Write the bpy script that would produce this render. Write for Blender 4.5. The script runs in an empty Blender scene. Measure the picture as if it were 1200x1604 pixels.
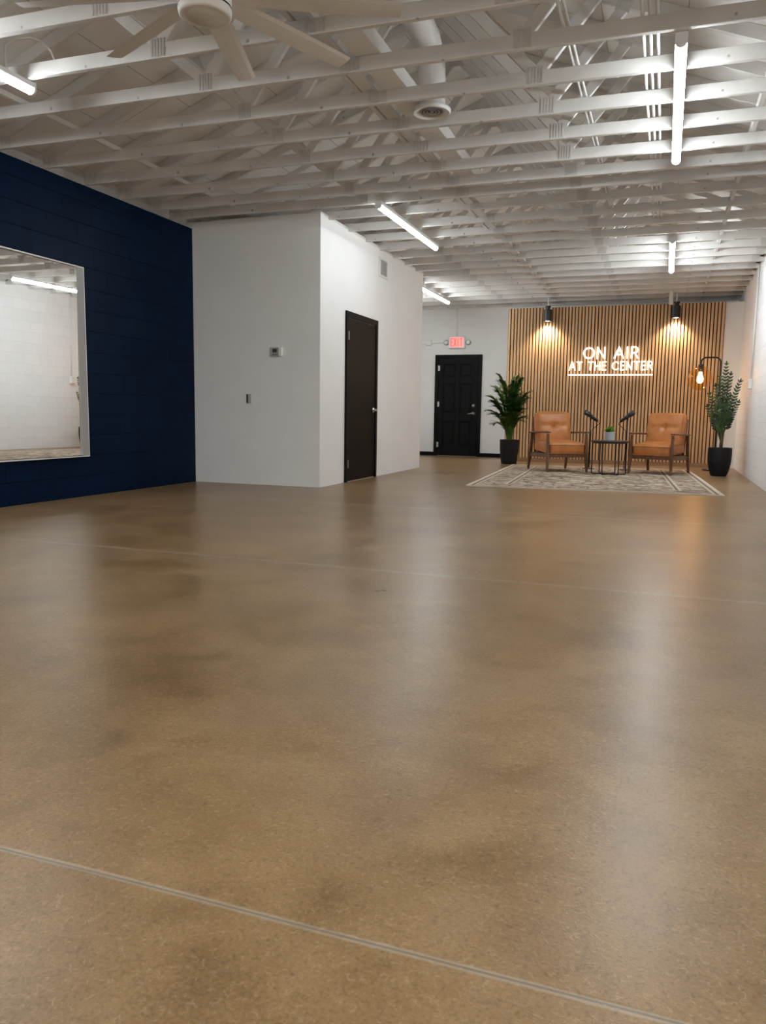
import bpy, bmesh, math, random
from mathutils import Vector, Matrix
random.seed(7)
S = 0.847                       # metres per drawing unit (camera height = 1 unit)
scene = bpy.context.scene
COL = scene.collection
PI = math.pi
# ---------------------------------------------------------------- room numbers (drawing units)
XB, XP, XR = -6.3535, -4.3912, 1.393        # navy wall, plaster room side face, white block wall
YF, YK, YB = 9.6967, 14.3338, 18.931        # plaster room front / rear, back wall
YN = -7.5                                   # near end wall behind the camera
H = 3.539                                   # underside of the truss bottom chords
HP = 3.605                                  # top of the plaster room walls
CH, CT = 0.105, 0.045                       # chord depth, chord thickness
RX = (XB + XR) / 2                          # ridge line
RZ = 5.17                                   # ridge height
HEEL = H + CH + 0.06
K = (RZ - HEEL) / (XR - RX)
def deck_z(x): return RZ - abs(x - RX) * K

# ---------------------------------------------------------------- object helpers
def link(o, parent=None):
    COL.objects.link(o)
    if parent is not None: o.parent = parent
    return o
def obj(name, bm, mat, parent=None, smooth=False, bevel=0.0, segs=2, subsurf=0, recalc=True):
    """one bmesh in drawing units -> one mesh object in metres"""
    if recalc: bmesh.ops.recalc_face_normals(bm, faces=bm.faces)
    for v in bm.verts: v.co *= S
    me = bpy.data.meshes.new(name); bm.to_mesh(me); bm.free()
    me.materials.append(mat)
    if smooth:
        for p in me.polygons: p.use_smooth = True
    o = bpy.data.objects.new(name, me)
    if bevel:
        m = o.modifiers.new('bevel', 'BEVEL'); m.width = bevel * S; m.segments = segs; m.limit_method = 'ANGLE'; m.angle_limit = math.radians(40)
    if subsurf:
        m = o.modifiers.new('sub', 'SUBSURF'); m.levels = subsurf; m.render_levels = subsurf
    return link(o, parent)
def tag(o, label=None, cat=None, group=None, kind=None):
    if label: o['label'] = label
    if cat: o['category'] = cat
    if group: o['group'] = group
    if kind: o['kind'] = kind
    return o
def thing(name, label, cat, loc=(0, 0, 0), rotz=0.0, group=None):
    o = bpy.data.objects.new(name, None); o.empty_display_size = 0.1
    o.location = Vector(loc) * S; o.rotation_euler = (0, 0, rotz)
    link(o); return tag(o, label, cat, group)
def struct(name, bm, mat, parent=None, **k):
    o = obj(name, bm, mat, parent, **k)
    if parent is None: o['kind'] = 'structure'
    return o
def copy_tree(o, parent=None):
    c = o.copy(); COL.objects.link(c); c.parent = parent
    for ch in list(o.children): copy_tree(ch, c)
    return c

# ---------------------------------------------------------------- mesh helpers
def B(): return bmesh.new()
def box(bm, x0, x1, y0, y1, z0, z1, M=None):
    vs = [bm.verts.new(Vector(c)) for c in ((x0,y0,z0),(x1,y0,z0),(x1,y1,z0),(x0,y1,z0),(x0,y0,z1),(x1,y0,z1),(x1,y1,z1),(x0,y1,z1))]
    if M is not None:
        for v in vs: v.co = M @ v.co
    for f in ((0,3,2,1),(4,5,6,7),(0,1,5,4),(1,2,6,5),(2,3,7,6),(3,0,4,7)): bm.faces.new([vs[i] for i in f])
    return bm
def beam(bm, a, b, w, t, up=(0, 1, 0), taper=1.0):
    """rectangular bar from a to b: w across in the plane, t along 'up'"""
    a, b, up = Vector(a), Vector(b), Vector(up)
    d = (b - a).normalized(); s = d.cross(up).normalized(); u = s.cross(d).normalized()
    vs = []
    for p, k in ((a, 1.0), (b, taper)):
        for i, j in ((-1,-1),(1,-1),(1,1),(-1,1)): vs.append(bm.verts.new(p + s*(i*w*k/2) + u*(j*t*k/2)))
    for f in ((0,1,2,3),(7,6,5,4),(0,4,5,1),(1,5,6,2),(2,6,7,3),(3,7,4,0)): bm.faces.new([vs[i] for i in f])
    return bm
def tube(bm, pts, r, n=10, caps=True):
    pts = [Vector(p) for p in pts]; m = len(pts)
    rr = r if isinstance(r, (list, tuple)) else [r]*m
    rings = []; prev = None
    for i, p in enumerate(pts):
        t = (pts[min(i+1, m-1)] - pts[max(i-1, 0)]).normalized()
        if prev is None:
            a = Vector((0,0,1)) if abs(t.z) < 0.9 else Vector((1,0,0))
            u = t.cross(a).normalized()
        else:
            u = (prev - t*prev.dot(t)).normalized()
        prev = u; w = t.cross(u)
        rings.append([bm.verts.new(p + (u*math.cos(2*PI*k/n) + w*math.sin(2*PI*k/n))*rr[i]) for k in range(n)])
    for i in range(m-1):
        for k in range(n): bm.faces.new((rings[i][k], rings[i][(k+1)%n], rings[i+1][(k+1)%n], rings[i+1][k]))
    if caps: bm.faces.new(rings[0][::-1]); bm.faces.new(rings[-1])
    return bm
def lathe(bm, prof, n=32, cx=0, cy=0, M=None):
    """profile of (radius, z); r == 0 closes to a point"""
    rings = []
    for r, z in prof:
        if r <= 1e-6: rings.append([bm.verts.new((cx, cy, z))])
        else: rings.append([bm.verts.new((cx + r*math.cos(2*PI*k/n), cy + r*math.sin(2*PI*k/n), z)) for k in range(n)])
    for a, b in zip(rings, rings[1:]):
        for k in range(n):
            k2 = (k+1) % n
            if len(a) == 1 and len(b) == 1: continue
            if len(a) == 1: bm.faces.new((a[0], b[k], b[k2]))
            elif len(b) == 1: bm.faces.new((a[k2], a[k], b[0]))
            else: bm.faces.new((a[k], a[k2], b[k2], b[k]))
    if M is not None:
        for v in bm.verts: v.co = M @ v.co
    return bm
def arc(cx, cz, r, a0, a1, n=8, y=0.0):
    return [(cx + r*math.cos(math.radians(a0+(a1-a0)*i/n)), y, cz + r*math.sin(math.radians(a0+(a1-a0)*i/n))) for i in range(n+1)]

# ---------------------------------------------------------------- materials
def new_mat(name):
    m = bpy.data.materials.new(name); m.use_nodes = True
    nt = m.node_tree; b = nt.nodes['Principled BSDF']
    return m, nt, b
def N(nt, t, **k):
    n = nt.nodes.new(t)
    for a, v in k.items(): setattr(n, a, v)
    return n
def rgba(c): return (c[0], c[1], c[2], 1.0)
def coords(nt, order='XYZ', scale=(1,1,1)):
    tc = N(nt, 'ShaderNodeTexCoord')
    if order == 'XYZ' and tuple(scale) == (1,1,1): return tc.outputs['Object']
    sp = N(nt, 'ShaderNodeSeparateXYZ'); cb = N(nt, 'ShaderNodeCombineXYZ')
    nt.links.new(tc.outputs['Object'], sp.inputs[0])
    for i, ax in enumerate(order):
        if ax == '0': continue
        if scale[i] == 1: nt.links.new(sp.outputs[ax], cb.inputs[i])
        else:
            mt = N(nt, 'ShaderNodeMath', operation='MULTIPLY'); mt.inputs[1].default_value = scale[i]
            nt.links.new(sp.outputs[ax], mt.inputs[0]); nt.links.new(mt.outputs[0], cb.inputs[i])
    return cb.outputs[0]
def noise(nt, co, scale, detail=4, rough=0.55, dist=0.0):
    n = N(nt, 'ShaderNodeTexNoise'); n.inputs['Scale'].default_value = scale; n.inputs['Detail'].default_value = detail
    n.inputs['Roughness'].default_value = rough; n.inputs['Distortion'].default_value = dist
    nt.links.new(co, n.inputs['Vector']); return n.outputs['Fac']
def ramp(nt, fac, stops, interp='LINEAR'):
    r = N(nt, 'ShaderNodeValToRGB'); r.color_ramp.interpolation = interp
    el = r.color_ramp.elements
    while len(el) < len(stops): el.new(0.5)
    for e, (p, c) in zip(el, stops): e.position = p; e.color = rgba(c) if len(c) == 3 else c
    nt.links.new(fac, r.inputs[0]); return r.outputs[0]
def mixc(nt, fac, a, b, mode='MIX'):
    m = N(nt, 'ShaderNodeMix', data_type='RGBA', blend_type=mode)
    for s, v in ((m.inputs[0], fac), (m.inputs[6], a), (m.inputs[7], b)):
        if isinstance(v, (int, float)): s.default_value = v
        elif isinstance(v, tuple): s.default_value = rgba(v)
        else: nt.links.new(v, s)
    return m.outputs[2]
def mth(nt, op, a, b=None, c=None):
    m = N(nt, 'ShaderNodeMath', operation=op)
    for s, v in zip(m.inputs, (a, b, c)):
        if v is None: continue
        if isinstance(v, (int, float)): s.default_value = v
        else: nt.links.new(v, s)
    return m.outputs[0]
def bump(nt, b, hgt, strength=0.3, dist=0.01):
    bp = N(nt, 'ShaderNodeBump'); bp.inputs['Strength'].default_value = strength; bp.inputs['Distance'].default_value = dist
    nt.links.new(hgt, bp.inputs['Height']); nt.links.new(bp.outputs[0], b.inputs['Normal'])
def plain(name, c, rough=0.5, metal=0.0, var=0.08, scale=6.0, bmp=0.0, bscale=60.0, spec=0.5, coat=0.0):
    """paint / plastic / metal with a little procedural variation"""
    m, nt, b = new_mat(name); co = coords(nt)
    f = noise(nt, co, scale, 4)
    lo = tuple(x*(1-var) for x in c); hi = tuple(min(1, x*(1+var)) for x in c)
    nt.links.new(ramp(nt, f, [(0.3, lo), (0.7, hi)]), b.inputs['Base Color'])
    b.inputs['Roughness'].default_value = rough; b.inputs['Metallic'].default_value = metal
    b.inputs['Specular IOR Level'].default_value = spec; b.inputs['Coat Weight'].default_value = coat
    if bmp: bump(nt, b, noise(nt, co, bscale, 3), bmp, 0.004)
    return m
def emit(name, c, strength, base=(0.8,0.8,0.8)):
    m, nt, b = new_mat(name)
    b.inputs['Base Color'].default_value = rgba(base); b.inputs['Emission Color'].default_value = rgba(c)
    b.inputs['Emission Strength'].default_value = strength; b.inputs['Roughness'].default_value = 0.4
    return m
def block(name, c, order, rough=0.55, var=0.08, strength=0.5, mortar_dark=0.9, fine=0.25, spec=0.4, cloud=(0.72, 1.2)):
    """painted concrete block"""
    m, nt, b = new_mat(name); co = coords(nt, order)
    br = N(nt, 'ShaderNodeTexBrick'); nt.links.new(co, br.inputs['Vector'])
    br.offset = 0.5; br.inputs['Scale'].default_value = 1.0
    for k, v in (('Mortar Size', 0.005), ('Mortar Smooth', 0.6), ('Brick Width', 0.405), ('Row Height', 0.2025), ('Bias', 0.0)): br.inputs[k].default_value = v
    br.inputs['Color1'].default_value = rgba(tuple(x*(1-var) for x in c)); br.inputs['Color2'].default_value = rgba(tuple(min(1,x*(1+var)) for x in c))
    br.inputs['Mortar'].default_value = rgba(tuple(x*mortar_dark for x in c))
    n1 = noise(nt, co, 3.0, 5); n2 = noise(nt, co, 70.0, 4)
    col = mixc(nt, 0.5, br.outputs['Color'], ramp(nt, n1, [(0.3, (cloud[0],)*3), (0.7, (cloud[1],)*3)]), 'MULTIPLY')
    nt.links.new(col, b.inputs['Base Color']); b.inputs['Roughness'].default_value = rough; b.inputs['Specular IOR Level'].default_value = spec
    h = mth(nt, 'SUBTRACT', mth(nt, 'MULTIPLY', n2, fine), br.outputs['Fac'])
    bump(nt, b, h, strength, 0.006)
    return m

def floor_mat():
    m, nt, b = new_mat('stained_concrete'); co = coords(nt)
    a = noise(nt, co, 0.75, 5, 0.6, 0.4); d = noise(nt, co, 2.6, 6, 0.62, 0.6); e = noise(nt, co, 9.0, 5, 0.6)
    f = mth(nt, 'ADD', mth(nt, 'MULTIPLY', a, 0.45), mth(nt, 'ADD', mth(nt, 'MULTIPLY', d, 0.38), mth(nt, 'MULTIPLY', e, 0.17)))
    base = ramp(nt, f, [(0.37, (0.145, 0.081, 0.034)), (0.45, (0.215, 0.128, 0.056)), (0.53, (0.275, 0.170, 0.079)), (0.63, (0.345, 0.228, 0.117))])
    grey = noise(nt, co, 1.1, 4, 0.5)
    base = mixc(nt, ramp(nt, grey, [(0.52, (0,0,0)), (0.72, (0.30,)*3)]), base, (0.26, 0.195, 0.125))
    # worm-like fleck of the sealed surface
    w = N(nt, 'ShaderNodeTexVoronoi', feature='DISTANCE_TO_EDGE'); w.inputs['Scale'].default_value = 52.0
    wn = N(nt, 'ShaderNodeTexNoise'); wn.inputs['Scale'].default_value = 34.0; wn.inputs['Detail'].default_value = 2
    nt.links.new(co, wn.inputs['Vector'])
    wv = N(nt, 'ShaderNodeVectorMath', operation='MULTIPLY_ADD'); wv.inputs[1].default_value = (0.07,)*3
    nt.links.new(wn.outputs['Color'], wv.inputs[0]); nt.links.new(co, wv.inputs[2]); nt.links.new(wv.outputs[0], w.inputs['Vector'])
    worm = ramp(nt, w.outputs['Distance'], [(0.02, (1,1,1)), (0.10, (0,0,0))])
    gate = ramp(nt, noise(nt, co, 60.0, 2), [(0.46, (0,0,0)), (0.58, (1,1,1))])
    wg = mixc(nt, 1.0, worm, gate, 'MULTIPLY')
    base = mixc(nt, mixc(nt, 1.0, wg, (0.30,0.30,0.30), 'MULTIPLY'), base, (0.44, 0.32, 0.20))
    gate2 = ramp(nt, noise(nt, co, 48.0, 2), [(0.40, (1,1,1)), (0.50, (0,0,0))])
    base = mixc(nt, mixc(nt, 1.0, mixc(nt, 1.0, worm, gate2, 'MULTIPLY'), (0.42,0.42,0.42), 'MULTIPLY'), base, (0.10, 0.062, 0.032))
    hue = noise(nt, co, 1.7, 4, 0.55, 0.5)
    base = mixc(nt, ramp(nt, hue, [(0.50, (0,0,0)), (0.68, (0.45,)*3)]), base, (0.27, 0.178, 0.108))
    spk = ramp(nt, noise(nt, co, 130.0, 2), [(0.30, (0.62,)*3), (0.5, (1.0,)*3), (0.72, (1.25,)*3)])
    base = mixc(nt, 0.5, base, spk, 'MULTIPLY')
    # saw-cut control joints across the slab
    sp = N(nt, 'ShaderNodeSeparateXYZ'); nt.links.new(co, sp.inputs[0])
    per = 3.385 * S
    wob = mth(nt, 'MULTIPLY', mth(nt, 'SUBTRACT', noise(nt, co, 1.3, 2), 0.5), 0.012)
    yy = mth(nt, 'ADD', sp.outputs['Y'], wob)
    t = mth(nt, 'SUBTRACT', mth(nt, 'MODULO', mth(nt, 'ADD', yy, per*10.5 - 1.2863*S), per), per/2)
    at = mth(nt, 'ABSOLUTE', t)
    wid = N(nt, 'ShaderNodeMapRange', clamp=True); nt.links.new(sp.outputs['Y'], wid.inputs['Value'])
    for k_, v_ in ((1, 1.3), (2, 4.6), (3, 1.0), (4, 0.22)): wid.inputs[k_].default_value = v_
    at = mth(nt, 'MULTIPLY', at, wid.outputs[0])
    j = ramp(nt, mth(nt, 'MULTIPLY', at, 50.0), [(0.22, (0.62,)*3), (0.50, (0,0,0))])
    jn = noise(nt, co, 14.0, 3)
    base = mixc(nt, mixc(nt, 1.0, j, ramp(nt, jn, [(0.3, (0.55,)*3), (0.7, (1,1,1))]), 'MULTIPLY'), base, (0.40, 0.34, 0.26))
    core = ramp(nt, mth(nt, 'MULTIPLY', at, 50.0), [(0.07, (1,1,1)), (0.19, (0,0,0))])
    base = mixc(nt, mixc(nt, 1.0, core, (0.8,0.8,0.8), 'MULTIPLY'), base, (0.17, 0.135, 0.10))
    nt.links.new(base, b.inputs['Base Color'])
    rg = ramp(nt, mth(nt, 'ADD', mth(nt, 'MULTIPLY', d, 0.6), mth(nt, 'MULTIPLY', e, 0.4)), [(0.3, (0.27,)*3), (0.7, (0.35,)*3)])
    nt.links.new(rg, b.inputs['Roughness'])
    b.inputs['Specular IOR Level'].default_value = 0.27
    hgt = mth(nt, 'ADD', mth(nt, 'MULTIPLY', noise(nt, co, 130.0, 3), 0.35), mth(nt, 'MULTIPLY', wg, 0.5))
    hgt = mth(nt, 'SUBTRACT', hgt, mth(nt, 'MULTIPLY', j, 3.0))
    bump(nt, b, hgt, 0.14, 0.0025)
    return m

def wood(name, c1, c2, rough=0.45, axis='Z', scale=1.0):
    m, nt, b = new_mat(name)
    sc = {'X': (0.12, 1, 1), 'Y': (1, 0.12, 1), 'Z': (1, 1, 0.12)}[axis]
    co = coords(nt, 'XYZ', tuple(s*scale for s in sc))
    f = noise(nt, co, 22.0, 6, 0.6, 1.2)
    nt.links.new(ramp(nt, f, [(0.3, c1), (0.7, c2)]), b.inputs['Base Color']); b.inputs['Roughness'].default_value = rough
    bump(nt, b, f, 0.06, 0.002)
    return m
def leather(name, c):
    m, nt, b = new_mat(name); co = coords(nt)
    f = noise(nt, co, 7.0, 5, 0.6)
    nt.links.new(ramp(nt, f, [(0.25, tuple(x*0.72 for x in c)), (0.5, c), (0.8, tuple(x*1.25 for x in c))]), b.inputs['Base Color'])
    b.inputs['Roughness'].default_value = 0.42
    v = N(nt, 'ShaderNodeTexVoronoi'); v.inputs['Scale'].default_value = 150.0; nt.links.new(co, v.inputs['Vector'])
    bump(nt, b, mth(nt, 'ADD', v.outputs['Distance'], mth(nt, 'MULTIPLY', noise(nt, co, 12.0, 3), 1.5)), 0.12, 0.004)
    return m
def rug_mat(hw, hd):
    m, nt, b = new_mat('distressed_rug'); co = coords(nt)
    sp = N(nt, 'ShaderNodeSeparateXYZ'); nt.links.new(co, sp.inputs[0])
    dx = mth(nt, 'SUBTRACT', hw, mth(nt, 'ABSOLUTE', sp.outputs['X'])); dy = mth(nt, 'SUBTRACT', hd, mth(nt, 'ABSOLUTE', sp.outputs['Y']))
    e = mth(nt, 'MINIMUM', dx, dy)                     # distance in from the edge, metres
    n = noise(nt, co, 6.0, 5, 0.65, 0.5); n2 = noise(nt, co, 20.0, 3)
    w = N(nt, 'ShaderNodeTexVoronoi', feature='F1'); w.inputs['Scale'].default_value = 4.2; w.inputs['Randomness'].default_value = 0.75
    nt.links.new(co, w.inputs['Vector'])
    wn = N(nt, 'ShaderNodeTexVoronoi', feature='DISTANCE_TO_EDGE'); wn.inputs['Scale'].default_value = 5.0; nt.links.new(co, wn.inputs['Vector'])
    cream, taupe, brown, slate = (0.56, 0.46, 0.355), (0.30, 0.215, 0.155), (0.145, 0.09, 0.06), (0.20, 0.175, 0.16)
    field = mixc(nt, ramp(nt, w.outputs['Distance'], [(0.18, (1,1,1)), (0.30, (0,0,0)), (0.46, (0,0,0)), (0.54, (0.8,)*3)]), cream, taupe)
    field = mixc(nt, ramp(nt, wn.outputs['Distance'], [(0.025, (0.85,)*3), (0.07, (0,0,0))]), field, brown)
    field = mixc(nt, ramp(nt, n, [(0.52, (0,0,0)), (0.64, (0.75,)*3)]), field, slate)
    field = mixc(nt, ramp(nt, n, [(0.34, (0.8,)*3), (0.45, (0,0,0))]), field, (0.60, 0.52, 0.43))
    bands = ramp(nt, mth(nt, 'MULTIPLY', e, 1.0), [(0.0, (0.62,0.53,0.42)), (0.035, (0.24,0.18,0.14)), (0.07, (0.56,0.47,0.37)), (0.10, (0.30,0.235,0.19)), (0.40, (0.30,0.235,0.19)), (0.405, (0.60,0.50,0.39)), (0.435, (0.22,0.165,0.13)), (0.47, (0.55,0.46,0.36)), (0.49, (0,0,0))], 'CONSTANT')
    isb = ramp(nt, e, [(0.0, (1,1,1)), (0.49, (0,0,0))], 'CONSTANT')
    inb = ramp(nt, e, [(0.0, (0,0,0)), (0.10, (0.8,)*3), (0.40, (0,0,0))], 'CONSTANT')
    bands = mixc(nt, inb, bands, field)
    colr = mixc(nt, isb, field, bands)
    colr = mixc(nt, 0.6, colr, ramp(nt, n2, [(0.32, (0.55,)*3), (0.66, (1.2,)*3)]), 'MULTIPLY')
    nt.links.new(colr, b.inputs['Base Color']); b.inputs['Roughness'].default_value = 0.95; b.inputs['Specular IOR Level'].default_value = 0.1
    bump(nt, b, noise(nt, co, 220.0, 2), 0.4, 0.004)
    return m
def glass_mat(name, tint, gloss=0.12):
    m, nt, b = new_mat(name)
    out = [n for n in nt.nodes if n.type == 'OUTPUT_MATERIAL'][0]
    tr = N(nt, 'ShaderNodeBsdfTransparent'); tr.inputs[0].default_value = rgba(tint)
    gl = N(nt, 'ShaderNodeBsdfGlossy'); gl.inputs['Roughness'].default_value = 0.04
    fr = N(nt, 'ShaderNodeLayerWeight'); fr.inputs['Blend'].default_value = 0.35
    mx = N(nt, 'ShaderNodeMixShader')
    nt.links.new(mth(nt, 'MULTIPLY', fr.outputs['Facing'], gloss*3), mx.inputs[0])
    nt.links.new(tr.outputs[0], mx.inputs[1]); nt.links.new(gl.outputs[0], mx.inputs[2]); nt.links.new(mx.outputs[0], out.inputs[0])
    nt.nodes.remove(b); return m
def leaf_mat(name, c1, c2):
    m, nt, b = new_mat(name); co = coords(nt)
    nt.links.new(ramp(nt, noise(nt, co, 5.0, 3), [(0.35, c1), (0.68, c2)]), b.inputs['Base Color'])
    b.inputs['Roughness'].default_value = 0.38
    return m
def deck_mat():
    m, nt, b = new_mat('painted_roof_deck'); co = coords(nt, 'YX0')
    br = N(nt, 'ShaderNodeTexBrick'); nt.links.new(co, br.inputs['Vector']); br.offset = 0.5
    for k, v in (('Scale', 1.0), ('Mortar Size', 0.003), ('Mortar Smooth', 0.2), ('Brick Width', 2.44), ('Row Height', 0.60)): br.inputs[k].default_value = v
    c = DECK
    br.inputs['Color1'].default_value = rgba(tuple(x*0.96 for x in c)); br.inputs['Color2'].default_value = rgba(tuple(x*1.04 for x in c)); br.inputs['Mortar'].default_value = rgba(tuple(x*0.42 for x in c))
    n = noise(nt, coords(nt), 2.2, 5)
    nt.links.new(mixc(nt, 0.7, br.outputs['Color'], ramp(nt, n, [(0.3, (0.80,)*3), (0.7, (1.06,)*3)]), 'MULTIPLY'), b.inputs['Base Color'])
    b.inputs['Roughness'].default_value = 0.7
    bump(nt, b, mth(nt, 'SUBTRACT', mth(nt, 'MULTIPLY', noise(nt, coords(nt), 40.0, 4), 0.3), br.outputs['Fac']), 0.4, 0.006)
    return m
def timber_mat():
    m, nt, b = new_mat('painted_timber'); co = coords(nt)
    n = noise(nt, co, 3.0, 5); st = noise(nt, coords(nt, 'XYZ', (0.1, 1, 1)), 60.0, 3)
    k = N(nt, 'ShaderNodeTexVoronoi'); k.inputs['Scale'].default_value = 5.0; nt.links.new(co, k.inputs['Vector'])
    c = TIMBER
    col = ramp(nt, n, [(0.3, tuple(x*0.86 for x in c)), (0.7, tuple(x*1.06 for x in c))])
    col = mixc(nt, ramp(nt, k.outputs['Distance'], [(0.045, (0.8,)*3), (0.075, (0,0,0))]), col, tuple(x*0.35 for x in c))
    nt.links.new(col, b.inputs['Base Color']); b.inputs['Roughness'].default_value = 0.55
    bump(nt, b, st, 0.15, 0.003)
    return m

WHITE = (0.76, 0.745, 0.72)
DECK = (0.82, 0.785, 0.735)
TIMBER = (0.70, 0.675, 0.64)
M = {}
M['floor'] = floor_mat()
M['deck'] = deck_mat()
M['timber'] = timber_mat()
M['navy'] = block('navy_block_paint', (0.0005, 0.0085, 0.030), 'YZ0', 0.40, 0.10, 0.7, 0.5, spec=0.06)
M['block_y'] = block('white_block_paint', (0.86, 0.855, 0.845), 'YZ0', 0.5, 0.015, 0.5, 0.90, cloud=(0.95, 1.02))
M['block_x'] = block('white_block_paint_end', (0.80, 0.785, 0.76), 'XZ0', 0.55, 0.01, 0.10, 0.98, cloud=(0.95, 1.02))
M['plaster'] = plain('stippled_plaster', (0.86, 0.85, 0.83), 0.6, var=0.02, scale=2.0, bmp=0.28, bscale=55.0)
M['white'] = plain('white_enamel', (0.80, 0.79, 0.77), 0.4, var=0.03)
M['trimwhite'] = plain('white_trim', (0.78, 0.77, 0.75), 0.45, var=0.03)
M['fan'] = plain('fan_enamel', (0.70, 0.66, 0.61), 0.45, var=0.03)
M['grey'] = plain('grey_plastic', (0.42, 0.42, 0.41), 0.5)
M['dark'] = plain('dark_plastic', (0.03, 0.03, 0.032), 0.4)
M['black'] = plain('satin_black_paint', (0.0038, 0.0038, 0.004), 0.5, spec=0.14)
M['doorblack'] = plain('black_door_paint', (0.0038, 0.0039, 0.0042), 0.5, bmp=0.03, spec=0.14)
M['blackmetal'] = plain('black_powder_coat', (0.010, 0.009, 0.009), 0.42, 0.0)
M['pot'] = plain('matte_black_pot', (0.008, 0.0085, 0.0095), 0.6, bmp=0.1, bscale=30, spec=0.25)
M['steel'] = plain('brushed_steel', (0.55, 0.54, 0.52), 0.3, 1.0)
M['alu'] = plain('mirror_edge_grey', (0.36, 0.345, 0.325), 0.45, 0.0, var=0.05)
M['walnut'] = wood('walnut', (0.080, 0.030, 0.011), (0.175, 0.070, 0.027), 0.4, 'Z')
M['oak'] = wood('oak_slats', (0.52, 0.315, 0.155), (0.64, 0.405, 0.215), 0.5, 'Z', 0.8)
M['felt'] = plain('dark_felt', (0.085, 0.047, 0.023), 0.95)
M['oakrail'] = wood('oak_rail', (0.24, 0.13, 0.06), (0.34, 0.195, 0.095), 0.5, 'X')
M['leather'] = leather('tan_leather', (0.44, 0.155, 0.036))
M['soil'] = plain('potting_soil', (0.02, 0.013, 0.008), 0.95, bmp=0.8)
M['palm'] = leaf_mat('palm_leaf', (0.010, 0.042, 0.008), (0.075, 0.155, 0.018))
M['zz'] = leaf_mat('glossy_dark_leaf', (0.006, 0.018, 0.003), (0.040, 0.074, 0.008))
M['tuft'] = leaf_mat('bright_grass_leaf', (0.06, 0.19, 0.012), (0.20, 0.40, 0.035))
M['stem'] = plain('green_brown_stem', (0.075, 0.060, 0.022), 0.6)
M['planter'] = plain('pale_grey_ceramic', (0.44, 0.45, 0.47), 0.5)
M['amber'] = glass_mat('amber_glass', (1.0, 0.80, 0.48))
M['bulbglass'] = emit('filament_bulb', (1.0, 0.70, 0.34), 14.0)
M['led'] = emit('led_tube', (0.88, 0.955, 1.0), 78.0)
M['led_left'] = emit('led_tube_left', (0.88, 0.955, 1.0), 60.0)
M['led_far'] = emit('led_tube_far', (0.88, 0.955, 1.0), 105.0)
M['led_low'] = emit('led_tube_dim', (0.88, 0.955, 1.0), 30.0)
M['led_high'] = emit('led_tube_bright', (0.88, 0.955, 1.0), 250.0)
M['led_mid'] = emit('led_tube_mid', (0.88, 0.955, 1.0), 85.0)
M['neon'] = emit('sign_letters', (1.0, 0.92, 0.82), 2.6)
M['spotlens'] = emit('spot_lens', (1.0, 0.82, 0.6), 20.0)
M['exit_face'] = emit('exit_face', (1.0, 0.30, 0.26), 0.60, (0.7, 0.35, 0.32))
M['exit_red'] = emit('exit_letters', (1.0, 0.10, 0.08), 1.1, (0.6, 0.05, 0.04))
mm, nt, b = new_mat('mirror_silver')
b.inputs['Metallic'].default_value = 1.0; b.inputs['Roughness'].default_value = 0.015; b.inputs['Base Color'].default_value = (0.93, 0.94, 0.93, 1)
M['mirror'] = mm

# ================================================================ SETTING
T = 0.15
struct('floor', box(B(), XB-T, XR+T, YN-T, YB+T, -0.12, 0), M['floor'])
struct('wall_left', box(B(), XB-T, XB, YN-T, YF+0.05, 0, H-0.004), M['navy'])
struct('trim_3', box(B(), XB-T, XB-0.115, YN-T, YF+0.05, H-0.004, H+CH+0.04), M['timber'])
struct('wall_left_rear', box(B(), XB-T, XB, YF+0.05, YB+T, 0, H+CH), M['block_y'])
struct('wall_right', box(B(), XR, XR+T, YN-T, YB+T, 0, H+CH), M['block_y'])
def gable(y0, y1):
    bm = B(); pts = [(XB-T, 0), (XR+T, 0), (XR+T, H+CH), (XR, H+CH), (RX, RZ), (XB, H+CH), (XB-T, H+CH)]
    a = [bm.verts.new((x, y0, z)) for x, z in pts]; c = [bm.verts.new((x, y1, z)) for x, z in pts]
    bm.faces.new(a); bm.faces.new(c[::-1])
    for i in range(len(pts)): bm.faces.new((a[i], c[i], c[(i+1) % len(pts)], a[(i+1) % len(pts)]))
    return bm
struct('wall_back', gable(YB, YB+T), M['block_x'])
struct('wall_front', gable(YN-T, YN), M['block_x'])
bm = B()                                     # gable roof deck, underside visible between the trusses
xs = [XB-T-0.05, RX, XR+T+0.05]
lo = [[bm.verts.new((x, y, deck_z(x))) for x in xs] for y in (YN-T, YB+T)]
hi = [[bm.verts.new((x, y, deck_z(x)+0.06)) for x in xs] for y in (YN-T, YB+T)]
for i in (0, 1):
    bm.faces.new((lo[0][i], lo[0][i+1], lo[1][i+1], lo[1][i])); bm.faces.new((hi[0][i], hi[1][i], hi[1][i+1], hi[0][i+1]))
    for k in (0, 1): bm.faces.new((lo[k][i], hi[k][i], hi[k][i+1], lo[k][i+1]))
bm.faces.new((lo[0][0], lo[1][0], hi[1][0], hi[0][0])); bm.faces.new((lo[0][2], hi[0][2], hi[1][2], lo[1][2]))
struct('ceiling', bm, M['deck'])
# plaster room: front, side and rear walls, open at the top into the dark roof space
struct('wall_plaster_front', box(B(), XB, XP, YF, YF+0.12, 0, HP), M['plaster'])
struct('wall_plaster_side', box(B(), XP-0.12, XP, YF+0.12, YK, 0, HP), M['plaster'])
struct('wall_plaster_rear', box(B(), XB, XP-0.12, YK-0.12, YK, 0, HP), M['plaster'])
bm = B(); box(bm, XP-0.13, XP+0.004, YF-0.004, YK, HP, HP+0.028); struct('trim_1', bm, M['trimwhite'])
bm = B(); box(bm, XB, XP-0.13, YF-0.004, YF+0.12, HP, HP+0.012); struct('trim_2', bm, M['plaster'])
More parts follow.
